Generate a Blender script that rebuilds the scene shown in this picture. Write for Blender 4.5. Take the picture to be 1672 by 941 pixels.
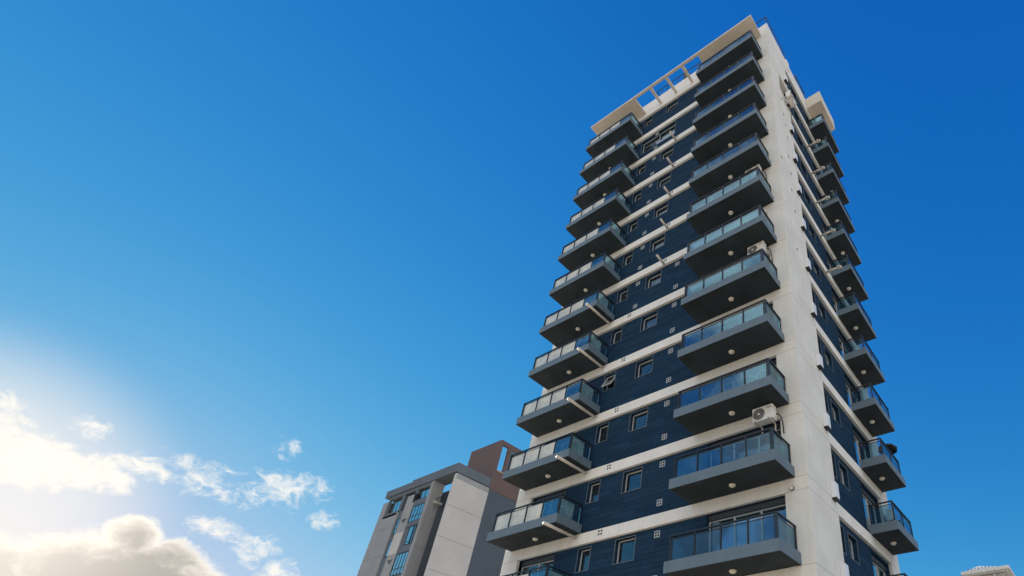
import bpy, bmesh, math, random
from mathutils import Vector, Matrix
random.seed(7)
R = math.radians
for o in list(bpy.data.objects): bpy.data.objects.remove(o)
S = bpy.context.scene
COL = S.collection

Z0 = 4.5            # height of the first balcony level datum above the street
H = 2.9             # storey height
def Z(k): return Z0 + H * k

# ------------------------------------------------------------------ camera
cd = bpy.data.cameras.new('camera'); cam = bpy.data.objects.new('camera', cd); COL.objects.link(cam)
S.camera = cam
yaw, pitch, roll = -0.6016, 0.6143, 0.0308
fw = Vector((math.sin(yaw) * math.cos(pitch), math.cos(yaw) * math.cos(pitch), math.sin(pitch)))
r0 = Vector((math.cos(yaw), -math.sin(yaw), 0)); u0 = r0.cross(fw)
rt = math.cos(roll) * r0 + math.sin(roll) * u0; up = -math.sin(roll) * r0 + math.cos(roll) * u0
cam.matrix_world = Matrix(((rt.x, up.x, -fw.x, 6.3577), (rt.y, up.y, -fw.y, -15.35), (rt.z, up.z, -fw.z, -2.919 + Z0), (0, 0, 0, 1)))
cd.sensor_fit = 'HORIZONTAL'; cd.sensor_width = 36.0
cd.lens = 932.28 / 1672 * 36
cd.shift_x = -310.82 / 1672; cd.shift_y = 184.23 / 1672
cd.clip_start = 0.1; cd.clip_end = 20000

# ------------------------------------------------------------------ light
SUN_AZ, SUN_EL = R(-84.0), R(15.0)          # azimuth clockwise from +Y
SUN_DIR = Vector((math.sin(SUN_AZ) * math.cos(SUN_EL), math.cos(SUN_AZ) * math.cos(SUN_EL), math.sin(SUN_EL)))
SKY_STRENGTH = 0.12
SKY_GAIN = 1.03
EXPOSURE = 1.32
sl = bpy.data.lights.new('sun', 'SUN'); sl.energy = 4.6; sl.angle = R(0.5); sl.color = (1.0, 0.86, 0.70)
so = bpy.data.objects.new('sun', sl); COL.objects.link(so); so.location = (-60, -20, 60)
so.rotation_euler = SUN_DIR.to_track_quat('Z', 'Y').to_euler()
S.view_settings.view_transform = 'Standard'; S.view_settings.look = 'None'
S.view_settings.exposure = EXPOSURE; S.view_settings.gamma = 1.0
S.view_settings.use_curve_mapping = False
S.render.engine = 'CYCLES'
S.cycles.max_bounces = 10; S.cycles.transparent_max_bounces = 16; S.cycles.use_denoising = True

W = bpy.data.worlds.new('World'); S.world = W; W.use_nodes = True
def build_world():
    nt = W.node_tree; n = nt.nodes; L = nt.links
    n.clear()
    out = n.new('ShaderNodeOutputWorld')
    def m(op, a, b=None, c=None, clamp=False):
        q = n.new('ShaderNodeMath'); q.operation = op; q.use_clamp = clamp
        for i, v in enumerate((a, b, c)):
            if v is None: continue
            if isinstance(v, (int, float)): q.inputs[i].default_value = v
            else: L.new(v, q.inputs[i])
        return q.outputs[0]
    sky = n.new('ShaderNodeTexSky'); sky.sky_type = 'NISHITA'; sky.sun_disc = False
    sky.sun_elevation = SUN_EL; sky.sun_rotation = SUN_AZ
    sky.air_density = 1.0; sky.dust_density = 0.05; sky.ozone_density = 3.0; sky.altitude = 30
    # film response of the sky colour, channel by channel
    sp = n.new('ShaderNodeSeparateColor'); L.new(sky.outputs[0], sp.inputs[0]); cc = n.new('ShaderNodeCombineColor')
    gain = 1.0 / (SKY_STRENGTH * 2 ** EXPOSURE)
    ch = [m('MULTIPLY', m('POWER', sp.outputs[i], ex), k * SKY_GAIN) for i, (ex, k) in enumerate(((2.16, 0.0387), (0.97, 0.150), (0.40, 0.398)))]
    def soft(v, cap):                       # shoulder: v / (1 + (v/cap)^3)^(1/3)
        return m('DIVIDE', v, m('POWER', m('ADD', m('POWER', m('DIVIDE', v, cap), 3.0), 1.0), 1 / 3))
    ch[0] = m('MINIMUM', ch[0], m('MULTIPLY', ch[1], 0.90))
    for i, cap in enumerate((0.70, 0.80, 1.25)):
        L.new(m('MULTIPLY', soft(ch[i], cap), gain), cc.inputs[i])
    bg = n.new('ShaderNodeBackground'); bg.inputs['Strength'].default_value = SKY_STRENGTH
    L.new(cc.outputs[0], bg.inputs['Color'])
    # clouds: banks placed by compass bearing and elevation, broken up with noise
    tc = n.new('ShaderNodeTexCoord'); sep = n.new('ShaderNodeSeparateXYZ'); L.new(tc.outputs['Generated'], sep.inputs[0])
    az = m('MULTIPLY', m('ARCTAN2', sep.outputs[0], sep.outputs[1]), 180 / math.pi)
    el = m('MULTIPLY', m('ARCSINE', sep.outputs[2]), 180 / math.pi)
    nv = n.new('ShaderNodeCombineXYZ'); L.new(az, nv.inputs[0]); L.new(m('MULTIPLY', el, 1.5), nv.inputs[1])
    def noise(scale, detail, rough, seed, dist=0.0):
        q = n.new('ShaderNodeTexNoise'); q.noise_dimensions = '4D'
        q.inputs['Scale'].default_value = scale; q.inputs['Detail'].default_value = detail
        q.inputs['Roughness'].default_value = rough; q.inputs['W'].default_value = seed
        q.inputs['Distortion'].default_value = dist
        L.new(nv.outputs[0], q.inputs['Vector']); return q.outputs[0]
    n1 = noise(0.75, 11, 0.63, 3.1, 0.8); n2 = noise(0.09, 5, 0.55, 8.4)
    def blob(a, e, ra, re, amp=1.0, tilt=0.0):
        da = m('SUBTRACT', az, a); de = m('SUBTRACT', el, e)
        if tilt:
            c, s = math.cos(R(tilt)), math.sin(R(tilt))
            x = m('ADD', m('MULTIPLY', da, c), m('MULTIPLY', de, s)); y = m('SUBTRACT', m('MULTIPLY', de, c), m('MULTIPLY', da, s))
        else: x, y = da, de
        x = m('DIVIDE', x, ra); y = m('DIVIDE', y, re)
        d = m('ADD', m('MULTIPLY', x, x), m('MULTIPLY', y, y))
        return m('MULTIPLY', m('SUBTRACT', 1.0, d, clamp=True), amp)
    def union(bl):
        v = bl[0]
        for b in bl[1:]: v = m('MAXIMUM', v, b)
        return v
    def ramp(v, lo, hi):
        q = n.new('ShaderNodeMapRange'); q.interpolation_type = 'SMOOTHSTEP'
        q.inputs['From Min'].default_value = lo; q.inputs['From Max'].default_value = hi
        L.new(v, q.inputs['Value']); return q.outputs[0]
    nz = m('SUBTRACT', n1, 0.5)
    def bank(bl, gain, lo, hi):
        u = union(bl)
        return m('MULTIPLY', ramp(m('ADD', u, m('MULTIPLY', nz, gain)), lo, hi), ramp(u, 0.0, 0.3))
    wisps = bank([blob(*b) for b in CLOUD_WISPS], 4.2, 0.22, 1.75)
    left = bank([blob(*b) for b in CLOUD_LEFT], 2.3, 0.20, 1.15)
    bigv = m('ADD', union([blob(*b) for b in CLOUD_BIG]), m('MULTIPLY', nz, 0.75))
    big = m('MULTIPLY', ramp(bigv, 0.12, 0.46), ramp(union([blob(*b) for b in CLOUD_BIG]), 0.0, 0.12))
    core = ramp(m('ADD', bigv, m('MULTIPLY', m('SUBTRACT', n2, 0.5), 1.2)), 0.30, 0.85)
    # brightness of cloud falls away from the sun
    sd = n.new('ShaderNodeVectorMath'); sd.operation = 'DOT_PRODUCT'; L.new(tc.outputs['Generated'], sd.inputs[0]); sd.inputs[1].default_value = GLOW_DIR
    prox = ramp(sd.outputs['Value'], 0.80, 0.995)
    def rgbmix(f, a, b):
        q = n.new('ShaderNodeMix'); q.data_type = 'RGBA'
        L.new(f, q.inputs[0])
        for i, v in ((6, a), (7, b)):
            if isinstance(v, tuple): q.inputs[i].default_value = (*v, 1)
            else: L.new(v, q.inputs[i])
        return q.outputs[2]
    white = rgbmix(prox, CL_FAR, CL_NEAR)
    bigc = rgbmix(core, white, CL_CORE)
    ccol = rgbmix(big, white, bigc)
    alpha = m('MAXIMUM', m('MAXIMUM', m('MULTIPLY', wisps, 0.80), m('MULTIPLY', left, 0.9)), m('MULTIPLY', big, 0.96))
    # unseen broken cloud, added behind the camera as fill light for the shaded facades
    bx = n.new('ShaderNodeVectorMath'); bx.operation = 'DOT_PRODUCT'; L.new(tc.outputs['Generated'], bx.inputs[0])
    bx.inputs[1].default_value = FILL_DIR
    sx = n.new('ShaderNodeVectorMath'); sx.operation = 'SCALE'; sx.inputs['Scale'].default_value = 2.4; L.new(tc.outputs['Generated'], sx.inputs[0])
    nb = n.new('ShaderNodeTexNoise'); nb.inputs['Scale'].default_value = 1.6; nb.inputs['Detail'].default_value = 8; nb.inputs['Roughness'].default_value = 0.6; L.new(sx.outputs[0], nb.inputs['Vector'])
    back = m('MULTIPLY', ramp(bx.outputs['Value'], 0.18, 0.50), ramp(nb.outputs[0], 0.34, 0.56))
    ccol = rgbmix(back, ccol, CL_FILL)
    alpha = m('MAXIMUM', alpha, m('MULTIPLY', back, 0.95))
    bc = n.new('ShaderNodeBackground'); L.new(ccol, bc.inputs['Color']); bc.inputs['Strength'].default_value = 1.0
    mx = n.new('ShaderNodeMixShader'); L.new(alpha, mx.inputs[0]); L.new(bg.outputs[0], mx.inputs[1]); L.new(bc.outputs[0], mx.inputs[2])
    # bright thin veil of cloud and forward-scattered light around the sun
    gl = ramp(sd.outputs['Value'], 0.97, 1.0)
    veil = n.new('ShaderNodeBackground'); veil.inputs['Color'].default_value = (*CL_NEAR, 1); veil.inputs['Strength'].default_value = 1.0
    mx2 = n.new('ShaderNodeMixShader'); L.new(m('MULTIPLY', m('POWER', gl, 1.6), 0.6), mx2.inputs[0])
    L.new(mx.outputs[0], mx2.inputs[1]); L.new(veil.outputs[0], mx2.inputs[2])
    L.new(mx2.outputs[0], out.inputs[0])
CL_NEAR = (0.475, 0.437, 0.38); CL_FAR = (0.33, 0.345, 0.355); CL_CORE = (0.205, 0.188, 0.168)
CL_FILL = (0.62, 0.60, 0.57)
ba, be = R(135), R(22)
FILL_DIR = (math.sin(ba) * math.cos(be), math.cos(ba) * math.cos(be), math.sin(be))
ga, ge = R(-90.0), R(13.0)
GLOW_DIR = (math.sin(ga) * math.cos(ge), math.cos(ga) * math.cos(ge), math.sin(ge))
CLOUD_WISPS = [(-73.0, 20.1, 3.3, 1.9, 1.1), (-75.2, 19.0, 2.8, 1.5, 0.95), (-71.2, 20.9, 2.3, 1.4, 1.0), (-78.2, 19.0, 2.9, 1.4, 1.0), (-75.9, 16.2, 2.2, 1.1, 1.0),
               (-72.7, 15.4, 2.1, 1.6, 1.1), (-70.8, 14.0, 2.1, 1.5, 1.1), (-69.1, 18.5, 1.5, 1.1, 1.0), (-74.0, 23.2, 1.9, 1.2, 0.85), (-85.4, 20.4, 1.6, 1.0, 1.0), (-81.4, 19.0, 3.2, 1.2, 1.15), (-79.6, 20.2, 2.6, 0.9, 0.8), (-77.0, 20.4, 2.6, 0.8, 0.7)]
CLOUD_LEFT = [(-91.5, 17.5, 5.0, 4.0, 1.3), (-87.0, 17.4, 3.6, 2.3, 1.2), (-84.2, 17.7, 2.8, 1.7, 1.1), (-82.4, 17.6, 1.6, 1.1, 1.0)]
CLOUD_BIG = [(-79.2, 10.6, 7.6, 4.7, 1.05), (-80.0, 14.3, 2.2, 1.9, 0.8), (-77.3, 13.4, 2.6, 2.0, 0.7), (-88, 10, 7, 3.6, 1.0)]
build_world()

# ------------------------------------------------------------------ helpers
class MB:
    """Collects boxes, quads, bars and tubes and links them as one mesh object."""
    def __init__(s): s.v = []; s.f = []; s.mi = []
    def quad(s, a, b, c, d, mi=0):
        i = len(s.v); s.v += [tuple(a), tuple(b), tuple(c), tuple(d)]; s.f.append((i, i + 1, i + 2, i + 3)); s.mi.append(mi)
    def poly(s, pts, mi=0):
        i = len(s.v); s.v += [tuple(p) for p in pts]; s.f.append(tuple(range(i, i + len(pts)))); s.mi.append(mi)
    def box(s, x0, x1, y0, y1, z0, z1, mi=0):
        i = len(s.v)
        s.v += [(x0, y0, z0), (x1, y0, z0), (x1, y1, z0), (x0, y1, z0), (x0, y0, z1), (x1, y0, z1), (x1, y1, z1), (x0, y1, z1)]
        for q in ((0, 3, 2, 1), (4, 5, 6, 7), (0, 1, 5, 4), (1, 2, 6, 5), (2, 3, 7, 6), (3, 0, 4, 7)):
            s.f.append(tuple(i + t for t in q)); s.mi.append(mi)
    def tube(s, pts, r, seg=8, mi=0, caps=True):
        pts = [Vector(p) for p in pts]; rings = []
        for k, p in enumerate(pts):
            t = (pts[min(k + 1, len(pts) - 1)] - pts[max(k - 1, 0)]).normalized()
            a = t.orthogonal().normalized()
            if rings:
                a = (rings[-1][1] - t * rings[-1][1].dot(t)).normalized()
            b = t.cross(a); base = len(s.v)
            rr = r[k] if isinstance(r, (list, tuple)) else r
            for j in range(seg):
                q = 2 * math.pi * j / seg
                s.v.append(tuple(p + rr * (math.cos(q) * a + math.sin(q) * b)))
            rings.append((base, a))
        for k in range(len(rings) - 1):
            for j in range(seg):
                a0, b0 = rings[k][0], rings[k + 1][0]; j2 = (j + 1) % seg
                s.f.append((a0 + j, a0 + j2, b0 + j2, b0 + j)); s.mi.append(mi)
        if caps:
            s.f.append(tuple(rings[0][0] + j for j in reversed(range(seg)))); s.mi.append(mi)
            s.f.append(tuple(rings[-1][0] + j for j in range(seg))); s.mi.append(mi)
    def disc(s, c, r, seg, zdir=-1, mi=0):
        i = len(s.v)
        for j in range(seg):
            q = 2 * math.pi * j / seg * (1 if zdir > 0 else -1)
            s.v.append((c[0] + r * math.cos(q), c[1] + r * math.sin(q), c[2]))
        s.f.append(tuple(range(i, i + seg))); s.mi.append(mi)
    def build(s, name, mats, parent=None, loc=(0, 0, 0), bevel=0.0, smooth=False):
        me = bpy.data.meshes.new(name); me.from_pydata(s.v, [], s.f)
        if not isinstance(mats, (list, tuple)): mats = [mats]
        for mt in mats: me.materials.append(mt)
        for p, q in zip(me.polygons, s.mi): p.material_index = q; p.use_smooth = smooth
        me.update()
        o = bpy.data.objects.new(name, me); COL.objects.link(o); o.location = loc
        if parent: o.parent = parent
        if bevel:
            b = o.modifiers.new('bevel', 'BEVEL'); b.width = bevel; b.segments = 2; b.limit_method = 'ANGLE'; b.angle_limit = R(40)
        return o
def thing(name, label, cat, loc=(0, 0, 0), rz=0.0, group=None):
    o = bpy.data.objects.new(name, None); COL.objects.link(o); o.empty_display_size = 0.3
    o.location = loc; o.rotation_euler = (0, 0, rz); o['label'] = label; o['category'] = cat
    if group: o['group'] = group
    return o
def tag(o, label, cat, group=None):
    o['label'] = label; o['category'] = cat
    if group: o['group'] = group
    return o
def children(o): return [c for c in bpy.data.objects if c.parent is o]
def copy_tree(o, parent=None):
    c = o.copy(); COL.objects.link(c); c.parent = parent
    for ch in children(o): copy_tree(ch, c)
    return c

# ------------------------------------------------------------------ materials
def mat(name, col, rough=0.6, metal=0.0, spec=0.5, noise=0.0, nscale=3.0, bump=0.0, bscale=30.0, streak=0.0, extra=None):
    m = bpy.data.materials.new(name); m.use_nodes = True
    nt = m.node_tree; n = nt.nodes; L = nt.links; b = n['Principled BSDF']
    b.inputs['Base Color'].default_value = (*col, 1); b.inputs['Roughness'].default_value = rough
    b.inputs['Metallic'].default_value = metal; b.inputs['Specular IOR Level'].default_value = spec
    geo = n.new('ShaderNodeNewGeometry'); cur = None
    def mixc(f, a, bcol, mode='MIX'):
        q = n.new('ShaderNodeMix'); q.data_type = 'RGBA'; q.blend_type = mode
        if isinstance(f, (int, float)): q.inputs[0].default_value = f
        else: L.new(f, q.inputs[0])
        for i, v in ((6, a), (7, bcol)):
            if isinstance(v, tuple): q.inputs[i].default_value = (*v, 1)
            else: L.new(v, q.inputs[i])
        return q.outputs[2]
    cur = tuple(col)
    def ntex(scale, detail, vec=None, rough=0.6):
        q = n.new('ShaderNodeTexNoise'); q.inputs['Scale'].default_value = scale; q.inputs['Detail'].default_value = detail
        q.inputs['Roughness'].default_value = rough
        L.new(vec if vec else geo.outputs['Position'], q.inputs['Vector']); return q.outputs[0]
    def rng(v, a, b2, c=0.0, d=1.0):
        q = n.new('ShaderNodeMapRange'); q.inputs[1].default_value = a; q.inputs[2].default_value = b2; q.inputs[3].default_value = c; q.inputs[4].default_value = d
        L.new(v, q.inputs[0]); return q.outputs[0]
    if noise:
        f = rng(ntex(nscale, 7), 0.3, 0.72)
        lo = tuple(c * (1 - noise) for c in col); hi = tuple(min(1, c * (1 + noise * 0.7)) for c in col)
        cur = mixc(f, lo, hi)
    if streak:
        mp = n.new('ShaderNodeVectorMath'); mp.operation = 'MULTIPLY'; mp.inputs[1].default_value = (3.2, 3.2, 0.16)
        L.new(geo.outputs['Position'], mp.inputs[0])
        f = rng(ntex(1.5, 8, mp.outputs[0], 0.7), 0.48, 0.78, 0.0, streak)
        cur = mixc(f, cur, tuple(c * k for c, k in zip(col, (0.5, 0.46, 0.40))))
    if extra: cur = extra(nt, geo, cur, mixc, ntex, rng)
    if not isinstance(cur, tuple): L.new(cur, b.inputs['Base Color'])
    if bump:
        bp = n.new('ShaderNodeBump'); bp.inputs['Strength'].default_value = bump; bp.inputs['Distance'].default_value = 0.01
        L.new(ntex(bscale, 6), bp.inputs['Height']); L.new(bp.outputs[0], b.inputs['Normal'])
    return m
def vmath(nt, op, a, b):
    q = nt.nodes.new('ShaderNodeMath'); q.operation = op
    for i, v in enumerate((a, b)):
        if v is None: continue
        if isinstance(v, (int, float)): q.inputs[i].default_value = v
        else: nt.links.new(v, q.inputs[i])
    return q.outputs[0]
def storey_joints(width=0.011, positions=(0.0, 0.838), h=H, off=Z0, dark=0.45):
    """thin construction joints scored into the render at every slab"""
    def ex(nt, geo, cur, mixc, ntex, rng):
        sp = nt.nodes.new('ShaderNodeSeparateXYZ'); nt.links.new(geo.outputs['Position'], sp.inputs[0])
        fr = vmath(nt, 'FRACT', vmath(nt, 'DIVIDE', vmath(nt, 'SUBTRACT', sp.outputs[2], off - 50 * h), h), None)
        tot = None
        for p in positions:
            d = vmath(nt, 'ABSOLUTE', vmath(nt, 'SUBTRACT', fr, p), None)
            d = vmath(nt, 'MINIMUM', d, vmath(nt, 'SUBTRACT', 1.0, d))
            t = vmath(nt, 'LESS_THAN', d, width / h)
            tot = t if tot is None else vmath(nt, 'MAXIMUM', tot, t)
        big = rng(ntex(0.6, 4), 0.35, 0.7, 0.0, 0.35)
        c2 = mixc(big, cur, (0.52, 0.475, 0.41))
        return mixc(vmath(nt, 'MULTIPLY', tot, 1 - dark), c2, (0.20, 0.18, 0.16))
    return ex
def planks(nt, geo, cur, mixc, ntex, rng):
    sp = nt.nodes.new('ShaderNodeSeparateXYZ'); nt.links.new(geo.outputs['Position'], sp.inputs[0])
    u = vmath(nt, 'ADD', sp.outputs[0], sp.outputs[1])
    cb = nt.nodes.new('ShaderNodeCombineXYZ'); nt.links.new(u, cb.inputs[0]); nt.links.new(sp.outputs[2], cb.inputs[1])
    bk = nt.nodes.new('ShaderNodeTexBrick'); nt.links.new(cb.outputs[0], bk.inputs['Vector'])
    bk.inputs['Scale'].default_value = 1.0; bk.inputs['Mortar Size'].default_value = 0.007; bk.inputs['Brick Width'].default_value = 1.2; bk.inputs['Row Height'].default_value = 0.1933
    bk.inputs['Bias'].default_value = 0.0
    bk.inputs['Color1'].default_value = (0.0115, 0.034, 0.071, 1); bk.inputs['Color2'].default_value = (0.019, 0.050, 0.097, 1); bk.inputs['Mortar'].default_value = (0.004, 0.010, 0.020, 1)
    f = rng(ntex(0.8, 6), 0.35, 0.7, 0.0, 0.5)
    b = nt.nodes['Principled BSDF']
    bp = nt.nodes.new('ShaderNodeBump'); bp.inputs['Strength'].default_value = 0.5; bp.inputs['Distance'].default_value = 0.008; bp.invert = True
    nt.links.new(bk.outputs['Fac'], bp.inputs['Height']); nt.links.new(bp.outputs[0], b.inputs['Normal'])
    return mixc(f, bk.outputs['Color'], (0.018, 0.035, 0.055))
M = {}
M['render'] = mat('pale_render', (0.745, 0.735, 0.70), 0.8, noise=0.10, nscale=0.7, streak=0.20, bump=0.12, bscale=55, extra=storey_joints())
M['band'] = mat('pale_band', (0.745, 0.735, 0.70), 0.8, noise=0.08, nscale=1.1, streak=0.22, bump=0.12, bscale=55)
M['cladding'] = mat('navy_cladding', (0.022, 0.045, 0.08), 0.7, spec=0.04, extra=planks)
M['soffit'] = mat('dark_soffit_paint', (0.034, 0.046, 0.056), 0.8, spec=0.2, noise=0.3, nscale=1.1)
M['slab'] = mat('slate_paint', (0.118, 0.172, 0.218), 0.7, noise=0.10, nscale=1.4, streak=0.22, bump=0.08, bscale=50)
M['metal'] = mat('dark_metal', (0.012, 0.016, 0.022), 0.42, spec=0.5)
M['frame'] = mat('aluminium_frame', (0.50, 0.50, 0.50), 0.45, noise=0.05)
M['trim'] = mat('grey_trim', (0.13, 0.15, 0.175), 0.55)
M['roller'] = mat('roller_box_paint', (0.032, 0.042, 0.056), 0.55, noise=0.06)
M['lamp'] = mat('opal_lamp', (0.80, 0.76, 0.68), 0.35)
M['pipe'] = mat('pipe_plastic', (0.62, 0.58, 0.52), 0.5, noise=0.12, nscale=6)
M['white'] = mat('white_enamel', (0.78, 0.77, 0.74), 0.4, noise=0.07, nscale=5)
M['boxwhite'] = mat('white_cover', (0.74, 0.77, 0.80), 0.4, noise=0.04, nscale=5)
M['black'] = mat('black_plastic', (0.012, 0.012, 0.014), 0.5)
M['grille'] = mat('fan_grille', (0.035, 0.035, 0.04), 0.5)
M['vent'] = mat('vent_white', (0.50, 0.53, 0.56), 0.5)
M['interior'] = mat('dark_room', (0.06, 0.065, 0.07), 0.9, noise=0.2, nscale=0.7)
M['curtain'] = mat('curtain_cloth', (0.76, 0.77, 0.77), 0.9, noise=0.08, nscale=2)
M['blind'] = mat('roller_blind', (0.55, 0.52, 0.47), 0.9, noise=0.06, nscale=2)
def glass(name, tint, dirt_glow, dirt_glow_col, ior=1.5, gain=1.0, rough=0.0, vary=0.5):  # surface film: real dirt, and painted sun glow on the left balcony panes
    m = bpy.data.materials.new(name); m.use_nodes = True; nt = m.node_tree; n = nt.nodes; L = nt.links; n.clear()
    out = n.new('ShaderNodeOutputMaterial'); tr = n.new('ShaderNodeBsdfTransparent'); tr.inputs[0].default_value = (*tint, 1)
    gl = n.new('ShaderNodeBsdfGlossy'); gl.inputs['Roughness'].default_value = rough; gl.inputs[0].default_value = (0.90, 1.0, 1.0, 1)
    fr = n.new('ShaderNodeFresnel'); fr.inputs[0].default_value = ior
    mu = n.new('ShaderNodeMath'); mu.operation = 'MULTIPLY'; mu.use_clamp = True; mu.inputs[1].default_value = gain; L.new(fr.outputs[0], mu.inputs[0])
    ml = n.new('ShaderNodeMixShader'); L.new(mu.outputs[0], ml.inputs[0]); L.new(tr.outputs[0], ml.inputs[1]); L.new(gl.outputs[0], ml.inputs[2])
    df = n.new('ShaderNodeBsdfDiffuse'); df.inputs[0].default_value = (*dirt_glow_col, 1)
    tl = n.new('ShaderNodeBsdfTranslucent'); tl.inputs[0].default_value = (*dirt_glow_col, 1)
    ad = n.new('ShaderNodeMixShader'); ad.inputs[0].default_value = 0.5; L.new(df.outputs[0], ad.inputs[1]); L.new(tl.outputs[0], ad.inputs[2])
    geo = n.new('ShaderNodeNewGeometry'); nz = n.new('ShaderNodeTexNoise'); nz.inputs['Scale'].default_value = 2.2; nz.inputs['Detail'].default_value = 6
    L.new(geo.outputs['Position'], nz.inputs['Vector'])
    mr = n.new('ShaderNodeMapRange'); mr.inputs[1].default_value = 0.3; mr.inputs[2].default_value = 0.75; mr.inputs[3].default_value = dirt_glow * (1 - vary); mr.inputs[4].default_value = dirt_glow * (1 + vary * 0.8)
    L.new(nz.outputs[0], mr.inputs[0])
    md = n.new('ShaderNodeMixShader'); L.new(mr.outputs[0], md.inputs[0]); L.new(ml.outputs[0], md.inputs[1]); L.new(ad.outputs[0], md.inputs[2])
    L.new(md.outputs[0], out.inputs[0]); return m
M['railglass'] = glass('railing_glass', (0.54, 0.73, 0.84), 0.025, (0.50, 0.62, 0.70), 1.45, 0.8)
M['glowglass'] = glass('sun_glow_glass', (0.82, 0.85, 0.86), 0.58, (0.95, 0.92, 0.87), 1.45, 0.9, vary=0.25)  # cream film paints the glow of sunlit panes into the left balcony glass
M['winglass'] = glass('window_glass', (0.62, 0.78, 0.88), 0.02, (0.6, 0.62, 0.65), 1.6, 2.4)

# ------------------------------------------------------------------ ground
g = MB(); g.quad((-6000, -6000, 0), (6000, -6000, 0), (6000, 6000, 0), (-6000, 6000, 0))
go = g.build('ground', mat('pale_paving', (0.45, 0.385, 0.285), 0.85, noise=0.2, nscale=0.25, bump=0.1, bscale=8)); go['kind'] = 'structure'

# ------------------------------------------------------------------ apartment tower
tower = thing('apartment_tower', 'tall pale apartment tower with navy cladding and stacks of glass balconies', 'apartment tower', (0, 0, 0))
XL, XR, YB = -14.40, 0.0, 9.05           # left edge, right edge, back
LEVELS = range(-1, 13)                   # storeys
TOP = Z(13)
RB = 0.13                                # cladding recess behind the pale bands
BH = 0.47                                # band height

# pale render: corner block, far column, left column, rear and side walls, parapet
w = MB()
w.box(-0.84, 0, 0, 2.42, 0, Z(11.20)); w.box(-0.84, 0, 0, 1.16, Z(11.20), Z(11.83)); w.box(-0.84, 0, 0, 2.42, Z(11.83), TOP)
w.box(-0.84, -0.55, 1.16, 2.42, Z(11.20), Z(11.83))
w.box(-0.84, 0, 7.95, YB, 0, TOP)
w.box(XL, -13.43, 0, YB, 0, TOP)
w.box(-13.43, -0.84, YB - 0.35, YB, 0, TOP)
w.build('wall', M['render'], tower, bevel=0.006)
# parapet and roof deck above level 13
w = MB()
PZ = Z(13.47)
w.box(XL, XR, 0.0, 0.2, TOP, PZ); w.box(XR - 0.2, XR, 0.2, YB, TOP, PZ - 0.06); w.box(XL, XR - 0.2, YB - 0.2, YB, TOP, PZ); w.box(XL, XL + 0.2, 0.2, YB - 0.2, TOP, PZ)
w.box(-0.2, 0.055, 2.75, 3.15, TOP + 0.3, PZ + 0.12)
w.build('parapet', M['band'], tower, bevel=0.006)
w = MB(); w.box(XL + 0.2, XR - 0.2, 0.2, YB - 0.2, TOP - 0.3, TOP + 0.05); w.build('roof', M['slab'], tower)
# bands
for k in range(0, 14):
    b = MB(); b.box(-13.43, -0.84, 0, 0.40, Z(k) - BH, Z(k))
    b.box(-0.40, 0, 2.42, 7.95, Z(k) - BH, Z(k))
    b.build('floor_band', M['band'], tower, bevel=0.008)

# openings of one storey on the front (x0, x1, z0, z1 in storey fractions) and on the right face (y)
DOOR_R = (-3.94, -0.84); DOOR_L = (-13.43, -11.33)
BIG = (-8.06, -7.10, 0.475, 0.795); SMALL = (-10.00, -9.34, 0.475, 0.795)
FW1 = (2.42, 3.05, 0.43, 0.762); FW2 = (3.47, 4.30, 0.44, 0.752); FDOOR = (5.85, 7.86)
DT = 0.838; DB = 0.075
def openings_front(k):
    op = [(DOOR_R[0], DOOR_R[1], DB, DT), (DOOR_L[0], DOOR_L[1], DB, DT)]
    if k == 11: op.append((-9.95, -7.12, 0.28, 0.80))
    elif k >= 0: op += [BIG, SMALL]
    return op
def grid_wall(mb, a0, a1, z0, z1, ops, place, depth):
    xs = sorted({a0, a1, *[o[0] for o in ops], *[o[1] for o in ops]}); zs = sorted({z0, z1, *[o[2] for o in ops], *[o[3] for o in ops]})
    for i in range(len(xs) - 1):
        for j in range(len(zs) - 1):
            cx, cz = (xs[i] + xs[i + 1]) / 2, (zs[j] + zs[j + 1]) / 2
            if any(o[0] < cx < o[1] and o[2] < cz < o[3] for o in ops): continue
            mb.quad(place(xs[i], 0, zs[j]), place(xs[i + 1], 0, zs[j]), place(xs[i + 1], 0, zs[j + 1]), place(xs[i], 0, zs[j + 1]))
    for (p, q, r, t) in ops:
        D = depth
        mb.quad(place(p, 0, r), place(p, D, r), place(p, D, t), place(p, 0, t)); mb.quad(place(q, D, r), place(q, 0, r), place(q, 0, t), place(q, D, t))
        mb.quad(place(p, 0, t), place(p, D, t), place(q, D, t), place(q, 0, t)); mb.quad(place(p, D, r), place(p, 0, r), place(q, 0, r), place(q, D, r))
pf = lambda a, d, z: (a, RB + d, z)
ps = lambda a, d, z: (-RB - d, a, z)
for k in LEVELS:
    zb, zt = Z(k), Z(k) + H - BH
    if k == -1: zb = 0.0
    c = MB()
    sc = lambda L: [(a, b, Z(k) + H * c0, min(Z(k) + H * d0, zt - 0.003)) for a, b, c0, d0 in L]
    grid_wall(c, -13.43, -0.84, zb, zt, [(a, b, max(zb, c0), d0) for a, b, c0, d0 in sc(openings_front(k))], pf, 0.5)
    c.build('cladding', M['cladding'], tower); c = MB()
    fo = [FW1, FW2, (FDOOR[0], FDOOR[1], DB, 0.79)]
    grid_wall(c, 2.42, 7.95, zb, zt, [(a, b, max(zb, c0), d0) for a, b, c0, d0 in sc(fo)], ps, 0.5)
    c.build('cladding', M['cladding'], tower)
ib = MB(); ib.box(-13.40, -0.87, 1.6, 2.0, 0, TOP - 0.5); ib.box(-2.0, -1.6, 2.45, 7.92, 0, TOP - 0.5)
for k in range(0, 14): ib.box(-13.40, -0.87, 0.66, 1.58, Z(k) - 0.3, Z(k) + 0.05); ib.box(-1.58, -0.66, 2.45, 7.92, Z(k) - 0.3, Z(k) + 0.05)
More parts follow.
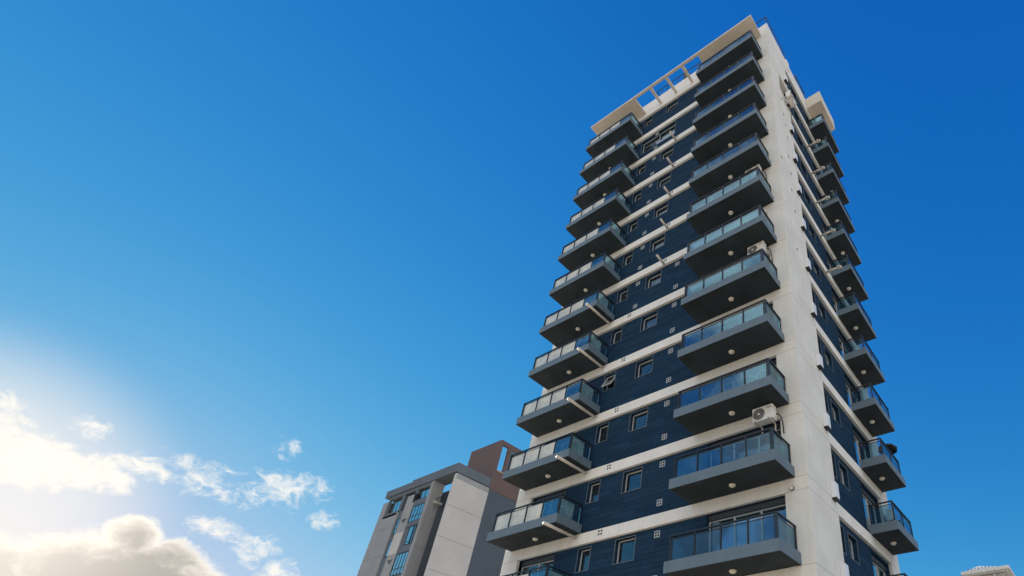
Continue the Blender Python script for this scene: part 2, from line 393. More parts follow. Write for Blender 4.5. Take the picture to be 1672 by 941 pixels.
ib.build('inner_wall', M['interior'], tower)

# ---- windows, built in a local frame: x along the wall, -y outward, origin at the lower left of the opening
def rect_frame(mb, x0, x1, z0, z1, t, y0, y1, mi=0):
    mb.box(x0, x1, y0, y1, z1 - t, z1, mi); mb.box(x0, x1, y0, y1, z0, z0 + t, mi)
    mb.box(x0, x0 + t, y0, y1, z0 + t, z1 - t, mi); mb.box(x1 - t, x1, y0, y1, z0 + t, z1 - t, mi)
def make_window(wd, ht, sash=False, tilt=False):
    f = MB()
    e = 0.022
    # thin aluminium angle round the cladding edge
    f.box(-e, wd + e, -0.014, 0.006, ht, ht + e, 1); f.box(-e, wd + e, -0.014, 0.006, -e, 0, 1); f.box(-e, 0, -0.014, 0.006, 0, ht, 1); f.box(wd, wd + e, -0.014, 0.006, 0, ht, 1)
    rect_frame(f, 0.003, wd - 0.003, 0.003, ht - 0.003, 0.036, 0.17, 0.23)
    if sash: f.box(wd / 2 - 0.022, wd / 2 + 0.022, 0.18, 0.22, 0.048, ht - 0.048)
    o = f.build('window', [M['frame'], M['trim']], None)
    p = MB(); p.box(0.05, wd - 0.05, 0.196, 0.206, 0.05, ht - 0.05)
    if tilt:
        q = MB(); rect_frame(q, 0.03, wd - 0.03, -ht + 0.06, -0.02, 0.05, -0.02, 0.02)
        q.box(0.08, wd - 0.08, -0.004, 0.004, -ht + 0.11, -0.07, 1)
        so_ = q.build('sash', [M['frame'], M['winglass']], o, (0, 0.15, ht - 0.02)); so_.rotation_euler = (R(-24), 0, 0)
    else: p.build('pane', M['winglass'], o)
    return o
def add_blind(o, wd, ht, drop, m):
    b = MB(); b.box(0.04, wd - 0.04, 0.26, 0.27, ht - 0.03 - drop * (ht - 0.06), ht - 0.03); b.build('blind', M[m], o)
def add_curtain(o, x0, x1, ht):
    n = max(6, int((x1 - x0) / 0.05)); c = MB(); pts = []
    for i in range(n + 1):
        x = x0 + (x1 - x0) * i / n; pts.append((x, 0.36 + 0.035 * math.sin(i * 1.15 + x0) + 0.012 * math.sin(i * 2.7)))
    for i in range(n):
        a, b = pts[i], pts[i + 1]; c.quad((a[0], a[1], 0.03), (b[0], b[1], 0.03), (b[0], b[1], ht - 0.3), (a[0], a[1], ht - 0.3))
    c.build('curtain', M['curtain'], o, smooth=True)
RIGHT = R(90)
def place_front(o, x, z): o.parent = tower; o.location = (x, RB, z)
def place_right(o, y, z): o.parent = tower; o.location = (-RB, y, z); o.rotation_euler = (0, 0, RIGHT)
wh = H * 0.32
protos = {}
def window_of(kind, wd, ht, **kw):
    if kind not in protos:
        protos[kind] = make_window(wd, ht, **kw); return protos[kind]
    src = protos[kind]; c = src.copy(); COL.objects.link(c); c.parent = None
    for ch in children(src):
        if ch.name.startswith(('blind', 'curtain')): continue
        d = ch.copy(); COL.objects.link(d); d.parent = c
    return c
for k in range(0, 13):
    if k == 11:
        o = window_of('wide', 2.83, H * 0.52, sash=True); place_front(o, -9.95, Z(k) + H * 0.28); add_curtain(o, 0.1, 1.3, H * 0.52 + 0.2)
    else:
        bw_, bs_ = BIG[1] - BIG[0], SMALL[1] - SMALL[0]
        o = window_of('big', bw_, wh); place_front(o, BIG[0], Z(k) + H * BIG[2])
        rr = random.random()
        if rr < 0.55: add_blind(o, bw_, wh, random.choice((0.3, 0.6, 0.9, 1.0)), random.choice(('blind', 'curtain')))
        if k == 4: o = make_window(bs_, wh, tilt=True)
        else: o = window_of('small', bs_, wh)
        place_front(o, SMALL[0], Z(k) + H * SMALL[2])
        if k != 4 and random.random() < 0.4: add_blind(o, bs_, wh, random.choice((0.4, 0.7)), 'blind')
    for kind, F in (('side', FW1), ('sidewide', FW2)):
        wd, ht = F[1] - F[0], H * (F[3] - F[2])
        o = window_of(kind, wd, ht); place_right(o, F[0], Z(k) + H * F[2])
        if random.random() < 0.5: add_blind(o, wd, ht, random.choice((0.5, 0.8)), 'curtain')

# ---- balcony doors with roller box and curtains
def make_door(wd, ht, npan, ztop):
    f = MB(); fz = ht - 0.20
    rect_frame(f, 0.003, wd - 0.003, 0.0, fz, 0.055, 0.16, 0.24)
    for i in range(1, npan): f.box(wd * i / npan - 0.03, wd * i / npan + 0.03, 0.165, 0.235, 0.055, fz - 0.055)
    o = f.build('balcony_door', M['frame'], None)
    p = MB(); p.box(0.06, wd - 0.06, 0.195, 0.205, 0.06, fz - 0.06); p.build('pane', M['winglass'], o)
    b = MB(); b.box(0.004, wd - 0.004, 0.10, 0.30, fz + 0.002, ht - 0.004); b.box(0.004, wd - 0.004, 0.13, 0.15, fz - 0.03, fz + 0.002); b.build('roller_box', M['roller'], o)
    return o
dh = H * (DT - DB)
dprot = {}
def door_of(kind, *a):
    if kind not in dprot: dprot[kind] = make_door(*a); return dprot[kind]
    src = dprot[kind]; c = src.copy(); COL.objects.link(c); c.parent = None
    for ch in children(src):
        if ch.name.startswith('curtain'): continue
        d = ch.copy(); COL.objects.link(d); d.parent = c
    return c
for k in range(0, 13):
    wd = DOOR_R[1] - DOOR_R[0]; o = door_of('r', wd, dh - 0.004, 3, 0); place_front(o, DOOR_R[0], Z(k) + H * DB)
    s0 = random.choice(((0.1, 0.75), (0.1, 2.2), (0.6, 3.0), (0.1, 3.0), (1.2, 3.0)))
    if k == 1: s0 = (0.1, 1.7)
    if k == 2: s0 = (0.15, 3.0)
    add_curtain(o, s0[0], s0[1], dh)
    wd = DOOR_L[1] - DOOR_L[0]; o = door_of('l', wd, dh - 0.004, 2, 0); place_front(o, DOOR_L[0], Z(k) + H * DB)
    if random.random() < 0.75: add_curtain(o, 0.1, random.choice((0.8, 1.4, 2.0)), dh)
    wd = FDOOR[1] - FDOOR[0]; hh = H * (0.79 - DB); o = door_of('s', wd, hh - 0.004, 2, 0); place_right(o, FDOOR[0], Z(k) + H * DB)
    if random.random() < 0.75: add_curtain(o, 0.1, random.choice((0.7, 1.3, 1.9)), hh)

# ---- vents
def make_vent(s=0.25, mi='vent'):
    v = MB(); t = s * 0.09
    rect_frame(v, 0, s, 0, s, t, -0.012, 0.0); v.box(s / 2 - t / 2, s / 2 + t / 2, -0.012, 0, t, s - t); v.box(t, s - t, -0.0125, 0, s / 2 - t / 2, s / 2 + t / 2)
    v.box(0.005, s - 0.005, -0.003, 0, 0.005, s - 0.005, 1)
    return v.build('vent_grille', [M[mi], M['black']], None)
v0 = make_vent(); first = True
def put_vent(x, z):
    global first
    o = v0 if first else v0.copy()
    if not first: COL.objects.link(o)
    first = False; place_front(o, x - 0.125, z - 0.125)
for k in range(0, 12):
    x = -6.08 if k <= 6 else -8.64
    put_vent(x, Z(k) + H * 0.742); put_vent(x, Z(k) + H * 0.173)
    if k == 6: put_vent(-8.64, Z(6) + H * 0.742); put_vent(-8.64, Z(6) + H * 0.165)
dv = MB()
for i in (0, 1):
    for j in (0, 1): dv.box(i * 0.13, i * 0.13 + 0.075, -0.006, 0.0, j * 0.13, j * 0.13 + 0.075)
d0 = dv.build('vent_slot', M['black'], tower)
for i, k in enumerate(range(1, 12)):
    o = d0 if i == 0 else d0.copy()
    if i: COL.objects.link(o)
    o.location = ((-8.93 if k <= 6 else -6.90), 0, Z(k) - 0.06 * H - 0.10)

# ---- drain pipes on the front
def make_spout(ln, rad, elbow=0.0, tilt=0.0):
    p = MB(); pts = [(0, 0.02, 0), (0, -ln * 0.55, tilt * 0.55), (0, -ln, tilt)]
    p.tube(pts, rad, 12); p.tube([(0, 0.0, 0), (0, -0.03, 0)], rad * 1.35, 12); p.tube([(0, -ln * 0.5, tilt * 0.5), (0, -ln * 0.5 - 0.05, tilt * 0.5 + 0.002)], rad * 1.12, 12)
    if elbow:
        p.tube([(0, -ln + 0.02, tilt), (0, -ln - 0.05, tilt), (0, -ln - 0.06, tilt - elbow)], rad * 1.1, 10)
        p.tube([(-0.12, -ln + 0.06, tilt), (0.12, -ln + 0.06, tilt)], rad * 0.8, 8)
    return p.build('drain_pipe', M['pipe'], tower, smooth=True)
a = make_spout(1.77, 0.062)
for i, k in enumerate((2, 3, 4, 5, 6)):
    o = a if i == 0 else a.copy()
    if i: COL.objects.link(o)
    o.location = (-10.12, 0, Z(k) - 0.14)
a = make_spout(0.68, 0.06, 0.0, 0.09)
for i, k in enumerate((7, 8, 9, 10, 11)):
    o = a if i == 0 else a.copy()
    if i: COL.objects.link(o)
    o.location = (-6.84, RB - 0.10, Z(k) - 0.235 * H + 0.22)
a = make_spout(0.78, 0.055, 0.14, 0.0)
for i, k in enumerate((7, 8, 9, 10, 11)):
    o = a if i == 0 else a.copy()
    if i: COL.objects.link(o)
    o.location = (0, 4.76, Z(k) - 0.27 * H + 0.12); o.rotation_euler = (0, 0, RIGHT)

# ---- white covers up the right face, scaffold holes, wall lamp
cv = MB(); cv.box(0.0, 0.17, 0, 0.31, 0.03, 0.62); cv.box(0.004, 0.166, 0.004, 0.306, -0.03, 0.03, 1)
c0 = cv.build('meter_cover', [M['boxwhite'], M['black']], tower, bevel=0.008)
for i, k in enumerate(range(1, 13)):
    o = c0 if i == 0 else c0.copy()
    if i: COL.objects.link(o)
    o.location = (0.001, 1.95, Z(k) - 0.045 + (0.0 if k < 12 else 0.1))
hb = MB(); hb.box(0.0, 0.004, -0.05, 0.05, -0.09, 0.09)
h0 = hb.build('wall_hole', M['black'], tower)
for i, (y, k) in enumerate([(1.21, 10.79), (1.29, 10.24), (1.50, 9.96), (1.52, 9.51), (0.39, 8.32), (1.34, 8.79), (1.16, 6.15), (1.45, 8.3), (1.3, 7.75), (1.42, 7.2)]):
    o = h0 if i == 0 else h0.copy()
    if i: COL.objects.link(o)
    o.location = (0.0005, y, Z(k))
wl = MB(); wl.tube([(0, 0, 0), (0, -0.05, 0)], 0.085, 16, 1); wl.tube([(0, -0.05, 0), (0, -0.07, 0)], 0.06, 16, 0)
wl.build('wall_lamp', [M['lamp'], M['trim']], tower, (-0.57, 0.0, Z(1.873)), smooth=False)

# ---- balconies (slab with upstand; railing, glass, lamp are its sub-parts), local: x along the wall, -y outward
def make_balcony(wd, dp, npan, lampx, lampy, glow_panes=0):
    s = MB(); t = 0.10; ft = 0.38
    s.box(0, wd, -dp, 0.0, 0.02, 0.20); s.box(t + 0.012, wd - t - 0.012, -dp + t + 0.012, -0.004, 0.008, 0.0195, 1)                                # slab
    s.box(0, wd, -dp, -dp + t, 0.20, ft); s.box(0, t, -dp + t, 0.0, 0.20, ft); s.box(wd - t, wd, -dp + t, 0.0, 0.20, ft)
    # drip rim
    s.box(0, wd, -dp, -dp + t, 0.0, 0.02); s.box(0, t, -dp + t, 0, 0.0, 0.02); s.box(wd - t, wd, -dp + t, 0, 0.0, 0.02)
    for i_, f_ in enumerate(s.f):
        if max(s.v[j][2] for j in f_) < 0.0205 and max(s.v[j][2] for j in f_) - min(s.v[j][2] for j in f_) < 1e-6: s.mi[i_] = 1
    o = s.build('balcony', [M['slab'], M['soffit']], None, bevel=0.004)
    r = MB(); gl = MB(); i_ = 0.12; rz = 1.255; x0, x1, y0 = i_, wd - i_, -dp + i_
    pw = 0.045
    r.box(x0 - 0.03, x1 + 0.03, y0 - 0.03, y0 + 0.03, rz - 0.05, rz)
    for xs in (x0, x1): r.box(xs - 0.03, xs + 0.03, y0 + 0.03, 0.0, rz - 0.05, rz)
    r.box(x0, x1, y0 - 0.012, y0 + 0.012, rz - 0.15, rz - 0.125)
    for xs in (x0, x1): r.box(xs - 0.012, xs + 0.012, y0 + 0.03, -0.02, rz - 0.15, rz - 0.125)
    for i in range(npan + 1):
        x = x0 + (x1 - x0) * i / npan; e = 0.03 if i in (0, npan) else pw / 2
        r.box(x - e, x + e, y0 - 0.028, y0 + 0.028, ft, rz - 0.052)
        if i < npan:
            xn = x0 + (x1 - x0) * (i + 1) / npan; gl.box(x + 0.045, xn - 0.045, y0 - 0.006, y0 + 0.006, ft + 0.03, rz - 0.155, 1 if i < glow_panes else 0)
    for xs in (x0, x1):
        r.box(xs - 0.028, xs + 0.028, -0.075, -0.02, ft, rz - 0.052)
        gl.box(xs - 0.006, xs + 0.006, y0 + 0.05, -0.095, ft + 0.03, rz - 0.155)
    # corner double posts
    for xs in (x0 + 0.075, x1 - 0.075): r.box(xs - 0.012, xs + 0.012, y0 - 0.015, y0 + 0.015, ft, rz - 0.052)
    r.build('railing', M['metal'], o); gl.build('railing_glass', [M['railglass'], M['glowglass']], o)
    l = MB(); ring = []
    prof = [(0.115, 0.014), (0.115, -0.02), (0.10, -0.05), (0.065, -0.075), (0.0, -0.085)]
    base = len(l.v); seg = 20
    for (rad, z) in prof:
        for j in range(seg): l.v.append((lampx + rad * math.cos(2 * math.pi * j / seg), lampy + rad * math.sin(2 * math.pi * j / seg), z))
    for q in range(len(prof) - 1):
        for j in range(seg): l.f.append((base + q * seg + j, base + q * seg + (j + 1) % seg, base + (q + 1) * seg + (j + 1) % seg, base + (q + 1) * seg + j)); l.mi.append(0)
    l.build('ceiling_lamp', M['lamp'], o, smooth=True)
    return o
xa, xb, dR = -4.502, -0.4404, 1.393
xe, xf, dL = -13.975, -9.892, 1.366
ya, yb, dF = 5.776, 8.415, 1.082
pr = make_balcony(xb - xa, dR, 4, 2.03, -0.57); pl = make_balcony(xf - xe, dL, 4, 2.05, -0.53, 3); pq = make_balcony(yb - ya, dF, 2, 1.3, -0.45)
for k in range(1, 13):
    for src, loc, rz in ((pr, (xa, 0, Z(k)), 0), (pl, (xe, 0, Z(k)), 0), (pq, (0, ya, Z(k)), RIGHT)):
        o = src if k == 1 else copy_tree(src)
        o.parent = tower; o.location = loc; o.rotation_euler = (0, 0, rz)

# ---- roof canopies, pergola, right-hand box, roof rails
cp = MB()
M['canopy'] = mat('canopy_bounce_tint', (0.66, 0.60, 0.52), 0.8, noise=0.10, nscale=1.2, streak=0.3, bump=0.1, bscale=50)  # warm light bounced up from the ground is painted into this tan
cp.box(xe, -9.88, -1.39, -0.003, TOP, TOP + 0.16); cp.box(-4.55, xb, -1.39, -0.003, TOP, TOP + 0.16)
cp.box(-9.88, -4.55, -1.39, -1.23, TOP, TOP + 0.16)
for x in (-8.53, -7.18, -5.83): cp.box(x - 0.085, x + 0.085, -1.23, -0.003, TOP, TOP + 0.155)
cp.build('roof_canopy', M['canopy'], tower, bevel=0.006)
cp = MB(); cp.box(0.003, 1.10, 5.88, 8.42, TOP, TOP + 0.14); cp.box(0.003, 1.10, 5.88, 6.0, TOP + 0.14, Z(13.44)); cp.box(0.98, 1.10, 6.0, 8.3, TOP + 0.14, Z(13.44)); cp.box(0.003, 1.10, 8.3, 8.42, TOP + 0.14, Z(13.44))
cp.build('roof_canopy', M['canopy'], tower, bevel=0.006)
rr_ = MB(); rz = Z(13.47)
def rail_run(mb, p, q, n, h=1.18, z=rz):
    p, q = Vector(p), Vector(q)
    mb.tube([(p.x, p.y, z + h), (q.x, q.y, z + h)], 0.028, 6)
    for i in range(n + 1):
        a = p.lerp(q, i / n); mb.tube([(a.x, a.y, z), (a.x, a.y, z + h)], 0.022, 6)
rail_run(rr_, (-4.4, 0.1, 0), (-0.07, 0.1, 0), 4); rail_run(rr_, (-0.07, 0.1, 0), (-0.07, 2.9, 0), 4)
rail_run(rr_, (-9.2, 0.1, 0), (-8.2, 0.1, 0), 2); rail_run(rr_, (-8.2, 0.1, 0), (-6.7, 0.1, 0), 3); rail_run(rr_, (-6.2, 0.1, 0), (-4.4, 0.1, 0), 3)
rail_run(rr_, (-9.2, 0.1, 0), (-9.2, 2.1, 0), 2)
rr_.build('roof_railing', M['metal'], tower)
rp = MB(); rp.box(-6.75, -6.38, 0.08, 0.13, rz, rz + 1.42); rp.build('roof_panel', M['black'], tower)
rg_ = MB(); rect_frame(rg_, 0, 1.5, 0, 1.25, 0.07, -0.03, 0.03); rg_.box(0.07, 1.43, -0.005, 0.005, 0.07, 1.18, 1)
q = rg_.build('roof_screen', [M['metal'], M['railglass']], tower, (-0.06, 4.45, Z(13.44) - 0.05)); q.rotation_euler = (0, 0, RIGHT)

# ------------------------------------------------------------------ air conditioners
def make_ac(name, label, loc, rz, group, brackets=True, hose=True):
    t = thing(name, label, 'air conditioner', loc, rz, group)
    c = MB(); c.box(-0.40, 0.40, -0.30, 0.0, 0.0, 0.56); c.box(-0.405, 0.405, -0.305, 0.005, 0.535, 0.565)
    c.box(0.402, 0.43, -0.22, -0.05, 0.06, 0.3)
    c.build('casing', M['white'], t, bevel=0.015)
    f = MB(); f.tube([(-0.14, -0.302, 0.28), (-0.14, -0.312, 0.28)], 0.235, 28)
    f.build('fan_grille', M['grille'], t)
    f2 = MB(); f2.tube([(-0.14, -0.313, 0.28), (-0.14, -0.322, 0.28)], 0.05, 14)
    for rr in (0.1, 0.15, 0.2, 0.235):
        f2.tube([(-0.14 + rr * math.cos(a_), -0.315, 0.28 + rr * math.sin(a_)) for a_ in [2 * math.pi * i / 24 for i in range(25)]], 0.004, 4)
    f2.build('fan_hub', M['white'], t)
    b = MB()
    for i in range(7): b.box(0.16 + i * 0.03, 0.172 + i * 0.03, -0.304, -0.30, 0.43, 0.5)
    b.build('badge', M['grille'], t)
    if brackets:
        for x in (-0.26, 0.26):
            k = MB(); k.box(x - 0.02, x + 0.02, -0.42, 0.17, -0.04, 0.0); k.box(x - 0.02, x + 0.02, 0.13, 0.17, -0.3, -0.04)
            k.build('bracket', M['pipe'], t)
    if hose:
        hs_ = MB(); hs_.tube([(0.42, -0.1, 0.2), (0.5, -0.08, 0.22), (0.56, 0.02, 0.1), (0.57, 0.1, -0.1), (0.565, 0.14, -0.5)], 0.022, 8)
        hs_.build('hose', M['black'], t, smooth=True)
    return t
ACG = 'air conditioners hung on the tower walls'
make_ac('air_conditioner', 'white air conditioner with whole round fan showing, on front wall below a balcony', (-1.27, -0.20, Z(2) + 0.77 * H), 0, ACG)
make_ac('air_conditioner', 'white air conditioner half hidden by a balcony rail, midway up the front', (-1.27, -0.20, Z(5) + 0.77 * H), 0, ACG)
make_ac('air_conditioner', 'white air conditioner showing only its right end, high on the front balconies', (-1.27, -0.20, Z(7) + 0.77 * H), 0, ACG)
make_ac('air_conditioner', 'white air conditioner beside the wall niche near the top of the right face', (0.17, 1.9, Z(11.0) - 0.1), RIGHT, ACG)
make_ac('air_conditioner', 'air conditioner on the wall above the lowest full balcony of the right face', (0.17, 8.2, Z(2) + 0.42 * H), RIGHT, ACG, hose=False)

# ------------------------------------------------------------------ things on the balconies
t = thing('garden_chair', 'black wire-framed chair behind the glass of the second lowest right front balcony', 'chair', (-2.35, -0.95, Z(2) + 0.20))
b = MB(); b.tube([(-0.3, 0, 0.55), (-0.3, 0, 0.86), (-0.24, 0, 0.92), (0.24, 0, 0.92), (0.3, 0, 0.86), (0.3, 0, 0.55)], 0.016, 8); b.build('backrest', M['black'], t)
b = MB(); b.box(-0.28, 0.28, -0.02, 0.46, 0.42, 0.46); b.build('seat', M['black'], t)
for x, y in ((-0.26, 0), (0.26, 0), (-0.26, 0.44), (0.26, 0.44)):
    b = MB(); b.tube([(x, y, 0), (x, y, 0.42 if y else 0.6)], 0.015, 6); b.build('leg', M['black'], t)
t = thing('drying_rack', 'folding drying rack with crossed pale legs on third lowest right front balcony', 'drying rack', (-3.2, -0.8, Z(3) + 0.20))
b = MB()
b.tube([(-0.45, -0.25, 0), (0.45, -0.25, 0.95)], 0.014, 6); b.tube([(0.45, -0.25, 0), (-0.45, -0.25, 0.95)], 0.014, 6); b.tube([(-0.45, 0.25, 0), (0.45, 0.25, 0.95)], 0.014, 6); b.tube([(0.45, 0.25, 0), (-0.45, 0.25, 0.95)], 0.014, 6)
b.build('leg_frame', M['white'], t)
b = MB()
for i in range(8): x = -0.45 + i * 0.128; b.tube([(x, -0.25, 0.95), (x, 0.25, 0.95)], 0.008, 5)
b.build('rail_wires', M['white'], t)
t = thing('parasol', 'dark half-open parasol above the rail of a right face balcony', 'parasol', (0.78, 7.6, Z(3) + 0.20))
b = MB(); b.tube([(0, 0, 0), (0, 0, 1.55)], 0.02, 8); b.build('pole', M['metal'], t)
b = MB(); n = 8
for i in range(n):
    a0, a1 = 2 * math.pi * i / n, 2 * math.pi * (i + 1) / n
    b.poly([(0, 0, 1.62), (0.42 * math.cos(a0), 0.55 * math.sin(a0), 1.42), (0.42 * math.cos(a1), 0.55 * math.sin(a1), 1.42)])
    b.poly([(0.42 * math.cos(a1), 0.55 * math.sin(a1), 1.42), (0.42 * math.cos(a0), 0.55 * math.sin(a0), 1.42), (0.42 * math.cos(a0), 0.55 * math.sin(a0), 1.36), (0.42 * math.cos(a1), 0.55 * math.sin(a1), 1.36)])
b.build('canopy', M['black'], t)
t = thing('round_stool', 'small round stool with metal legs on fourth lowest right face balcony', 'stool', (0.62, 6.5, Z(4) + 0.20))
b = MB(); b.tube([(0, 0, 0.52), (0, 0, 0.58)], 0.2, 18); b.build('seat', M['white'], t)
for i in range(3):
    a_ = 2.1 * i; b = MB(); b.tube([(0.17 * math.cos(a_), 0.17 * math.sin(a_), 0), (0.1 * math.cos(a_), 0.1 * math.sin(a_), 0.52)], 0.012, 6); b.build('leg', M['frame'], t)
t = thing('plant_pot', 'dark round pot on the lowest full balcony of the right face', 'plant pot', (0.75, 6.6, Z(2) + 0.20))
b = MB(); b.tube([(0, 0, 0), (0, 0, 0.42), (0, 0, 0.46)], [0.15, 0.24, 0.26], 18); b.build('pot', M['black'], t)
t = thing('plastic_chair', 'white plastic armchair on the lowest left front balcony', 'chair', (-11.3, -0.75, Z(1) + 0.20))
b = MB(); b.box(-0.25, 0.25, -0.22, 0.24, 0.42, 0.46); b.build('seat', M['white'], t, bevel=0.015)
b = MB()
for i in range(5): x = -0.22 + i * 0.095; b.box(x, x + 0.06, -0.25, -0.22, 0.46, 0.9)
b.box(-0.26, 0.26, -0.255, -0.22, 0.86, 0.95); b.build('backrest', M['white'], t, bevel=0.01)
for x, y in ((-0.23, -0.22), (0.23, -0.22), (-0.23, 0.22), (0.23, 0.22)):
    b = MB(); b.tube([(x, y, 0), (x * 0.92, y * 0.92, 0.42)], 0.022, 6); b.build('leg', M['white'], t)

# ------------------------------------------------------------------ grey apartment block on the left
GX, GY = -51.0, 18.0
grey = thing('grey_apartment_block', 'grey concrete apartment block with brown rooftop box left of the tower', 'apartment block', (GX, GY, 0))
M['gwall'] = mat('grey_render', (0.25, 0.265, 0.285), 0.85, noise=0.10, nscale=0.4, streak=0.10, bump=0.1, bscale=20, extra=None)
M['gbright'] = mat('pale_grey_render', (0.45, 0.45, 0.45), 0.85, noise=0.10, nscale=0.4, streak=0.10, bump=0.1, bscale=20)
M['gpil'] = mat('mid_grey_render', (0.28, 0.29, 0.305), 0.85, noise=0.14, nscale=0.5, streak=0.12)
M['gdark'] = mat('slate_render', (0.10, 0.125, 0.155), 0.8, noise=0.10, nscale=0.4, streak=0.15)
M['hsill'] = mat('tan_sill', (0.36, 0.28, 0.20), 0.8)
M['brown'] = mat('brown_cladding', (0.118, 0.082, 0.078), 0.8, noise=0.10, nscale=0.6)
M['gjoint'] = mat('score_line', (0.12, 0.12, 0.12), 0.9)
def G(mb_args):
    x0, x1, y0, y1, z0, z1 = mb_args; return (x0 - GX, x1 - GX, y0 - GY, y1 - GY, z0 + Z0 if z0 > -4 else 0, z1 + Z0)
def gpart(name, boxes, m, bevel=0.02, parent=grey):
    b = MB()
    for q in boxes: b.box(*G(q))
    return b.build(name, M[m], parent, bevel=bevel)
gpart('wall', [(-65.6, -64.55, 18, 30, -9, 27.5), (-64.55, -61.3, 18, 30, -9, 25.4), (-55.85, -55.3, 18.0, 19.45, -9, 28.14)], 'gwall')
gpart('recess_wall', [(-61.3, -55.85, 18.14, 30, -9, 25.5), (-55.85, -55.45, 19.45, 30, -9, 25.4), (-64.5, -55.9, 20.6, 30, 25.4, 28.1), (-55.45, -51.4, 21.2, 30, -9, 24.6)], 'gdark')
gpart('pilaster', [(-60.2, -58.4, 18.0, 18.14, -9, 27.2), (-60.2, -58.4, 18.14, 18.5, 25.5, 27.2)], 'gpil')
gpart('balcony_panel', [(-60.2, -58.4, 17.96, 18.0, 19.6, 22.3)], 'gbright')
gpart('side_wall', [(-51.4, -51.0, 18.0, 22.7, -9, 27.95)], 'gbright')
gpart('side_coping', [(-51.38, -50.99, 18.05, 22.68, 27.35, 28.02)], 'gpil')
sj = MB()
for z in (24.0, 20.3, 16.6, 12.9):
    sj.box(-0.001, 0.006, 0.0, 4.7, z + Z0, z + Z0 + 0.035)
    sj.box(-65.6 - GX, -61.3 - GX, -0.006, 0.001, z - 0.4 + Z0, z - 0.37 + Z0); sj.box(-55.3 - GX - 0.001, -55.3 - GX + 0.006, 0.0, 1.45, z - 0.4 + Z0, z - 0.37 + Z0)
sj.build('score_line', M['gjoint'], grey)
gpart('ledge', [(-55.6, -54.9, 18.6, 19.6, 25.4, 25.7)], 'gbright')
gpart('roof_slab', [(-65.5, -60.1, 17.85, 19.6, 28.15, 29.1), (-60.1, -51.0, 17.85, 19.6, 28.15, 29.32), (-51.9, -51.0, 19.6, 22.66, 28.15, 29.32)], 'gdark', 0.01)
for bb in [(-58.4, -55.86, 18.02, 18.14, 22.75, 23.3), (-58.4, -55.86, 18.02, 18.14, 19.55, 20.35), (-58.4, -55.86, 18.02, 18.14, 16.25, 16.9), (-58.4, -55.86, 18.02, 18.3, 25.45, 26.2), (-58.75, -58.4, 18.0, 18.4, 26.0, 28.14), (-61.6, -61.1, 18.05, 18.5, 25.5, 28.14), (-64.55, -61.6, 18.0, 18.3, 25.1, 25.65), (-64.55, -64.3, 18.05, 18.3, 25.65, 28.14), (-64.3, -55.9, 18.02, 18.3, 27.7, 28.14)]:
    gpart('bay_beam', [bb], 'gdark', 0.01)
M['gglass'] = glass('sky_glass', (0.2, 0.28, 0.33), 0.02, (0.5, 0.5, 0.5), 1.9, 3.6)
def gwindow(x0, x1, z0, z1, n, tr, y=18.03):
    f = MB(); rect_frame(f, x0 - GX, x1 - GX, z0 + Z0, z1 + Z0, 0.07, y - GY, y - GY + 0.09)
    for i in range(1, n): x = x0 + (x1 - x0) * i / n - GX; f.box(x - 0.035, x + 0.035, y - GY + 0.01, y - GY + 0.08, z0 + Z0 + 0.07, z1 + Z0 - 0.07)
    if tr: zz = z0 + tr + Z0; f.box(x0 - GX + 0.07, x1 - GX - 0.07, y - GY + 0.015, y - GY + 0.075, zz - 0.04, zz + 0.04)
    o = f.build('window', M['metal'], grey)
    p = MB(); p.box(x0 - GX + 0.05, x1 - GX - 0.05, y - GY + 0.04, y - GY + 0.05, z0 + Z0 + 0.05, z1 + Z0 - 0.05); p.build('pane', M['gglass'], o)
gwindow(-58.3, -55.9, 23.32, 25.43, 4, 0.75); gwindow(-57.5, -56.6, 20.4, 22.7, 1, 0.4); gwindow(-56.5, -56.1, 20.4, 22.7, 1, 0.0); gwindow(-58.3, -55.9, 16.95, 19.5, 4, 0.75); gwindow(-58.3, -55.9, 10.6, 13.0, 4, 0.75)
gwindow(-60.85, -60.3, 22.4, 24.4, 1, 0); gwindow(-60.85, -60.3, 19.6, 21.6, 1, 0)
gwindow(-64.3, -61.7, 25.8, 27.7, 2, 0, 18.4); gwindow(-58.3, -55.95, 26.4, 27.65, 2, 0, 18.3)
for z in (23.9, 18.9, 16.4):
    gt = MB()
    gt.poly([(-59.7 - GX, -0.006, z + Z0), (-58.8 - GX, -0.006, z + Z0), (-59.1 - GX, -0.006, z - 0.55 + Z0)][::-1])
    gt.box(-59.75 - GX, -58.75 - GX, -0.09, -0.001, z + Z0, z + Z0 + 0.06)
    gt.build('vent_opening', M['gjoint'], grey)
gr = MB()
for i in range(10): gr.tube([(-55.2 - GX + i * 0.42, 0.9, 24.6 + Z0), (-55.2 - GX + i * 0.42, 0.9, 26.1 + Z0)], 0.02, 6)
gr.box(-55.3 - GX, -51.4 - GX, 0.87, 0.93, 26.1 + Z0, 26.16 + Z0)
gr.build('terrace_railing', M['metal'], grey)
M['gdark2'] = mat('dark_slate_render', (0.062, 0.082, 0.108), 0.8, noise=0.10, nscale=0.4, streak=0.1)
gpart('tower_wall', [(-57.2, -51.03, 22.72, 31, -9, 27.9)], 'gdark2')
gpart('rooftop_box', [(-57.2, -51.0, 22.7, 23.05, 27.9, 35.0), (-51.35, -51.0, 24.0, 24.45, 30.6, 34.35), (-51.35, -51.0, 23.05, 30.0, 34.35, 35.0), (-51.35, -51.0, 23.05, 30.0, 27.9, 30.6)], 'brown')
gpart('rooftop_panel', [(-51.33, -51.06, 24.45, 30.0, 30.62, 34.33)], 'gdark', 0.0)
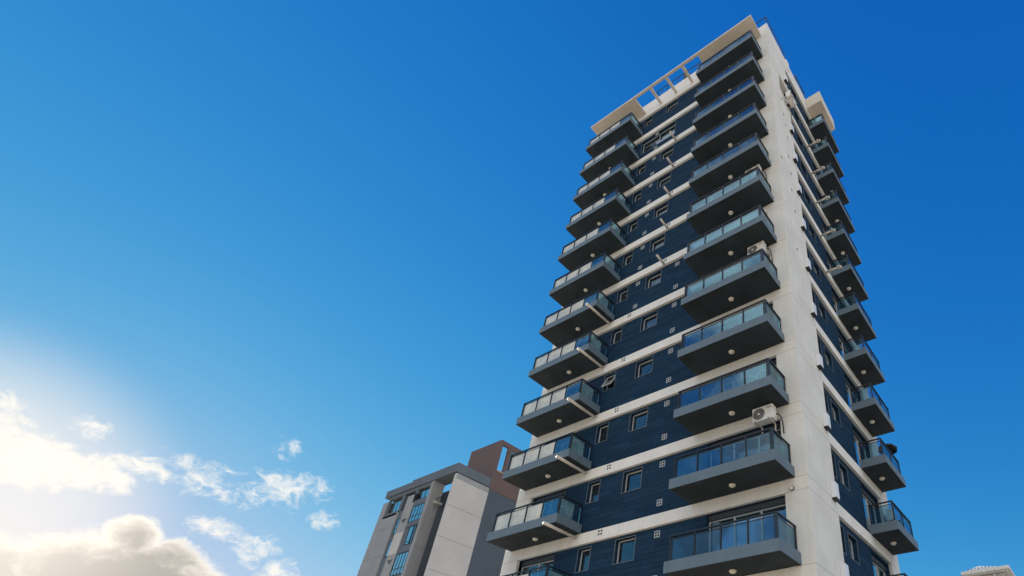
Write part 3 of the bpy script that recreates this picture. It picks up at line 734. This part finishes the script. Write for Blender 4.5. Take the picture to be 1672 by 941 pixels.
gpart('slit_sill', [(-51.4, -50.96, 23.06, 23.99, 30.6, 30.75)], 'hsill', 0.0)

# ------------------------------------------------------------------ white-roofed house at the right
HX, HY = 2.66, 25.0
house = thing('corner_house', 'pale house corner with overhanging eaves and white tiled roof at lower right', 'house', (HX, HY, 0))
M['hwall'] = mat('beige_render', (0.50, 0.46, 0.42), 0.85, noise=0.06, nscale=0.5, streak=0.05)
M['hroof'] = mat('white_tiles', (0.80, 0.79, 0.77), 0.6, noise=0.15, nscale=3)
b = MB(); b.box(-2.75, -0.45, 0.45, 9.0, 0, 9.70 + Z0); b.box(-0.75, -0.42, 0.42, 0.75, 0, 9.705 + Z0); b.build('wall', M['hwall'], house)
b = MB(); b.box(-2.92, 0, 0, 9.4, 9.79 + Z0, 10.0 + Z0); b.box(-2.80, -0.12, 0.12, 9.3, 9.72 + Z0, 9.79 + Z0); b.build('eaves', M['band'], house, bevel=0.015)
b = MB(); zt = 10.0 + Z0
pk, pk2 = (-1.84, 0.6, zt + 0.41), (-0.98, 0.6, zt + 0.25)
bk_, bk2 = (-1.84, 6.0, zt + 0.41), (-0.98, 6.0, zt + 0.25)
c00, c10, c11, c01 = (-2.66, 0.03, zt + 0.003), (-0.62, 0.03, zt + 0.003), (-0.62, 6.6, zt + 0.003), (-2.66, 6.6, zt + 0.003)
b.poly([c00, c10, pk2, pk]); b.poly([c10, c11, bk2, pk2]); b.poly([c11, c01, bk_, bk2]); b.poly([c01, c00, pk, bk_]); b.poly([pk, pk2, bk2, bk_])
b.build('roof', M['hroof'], house)
for i in range(8):
    x = -2.42 + i * 0.21
    b = MB(); b.tube([(x, 0.02, zt + 0.075), (x, 0.12, zt + 0.11)], 0.036, 8); b.build('tile_end', M['gjoint'], house)
b = MB(); b.tube([(-1.0, 0.40, 0), (-1.0, 0.40, 9.7 + Z0)], 0.06, 10); b.build('downpipe', M['boxwhite'], house)
b = MB(); b.box(-6.0, -2.95, 0.3, 8.0, 0, 9.83 + Z0); b.build('side_wing', M['hwall'], house, bevel=0.02)
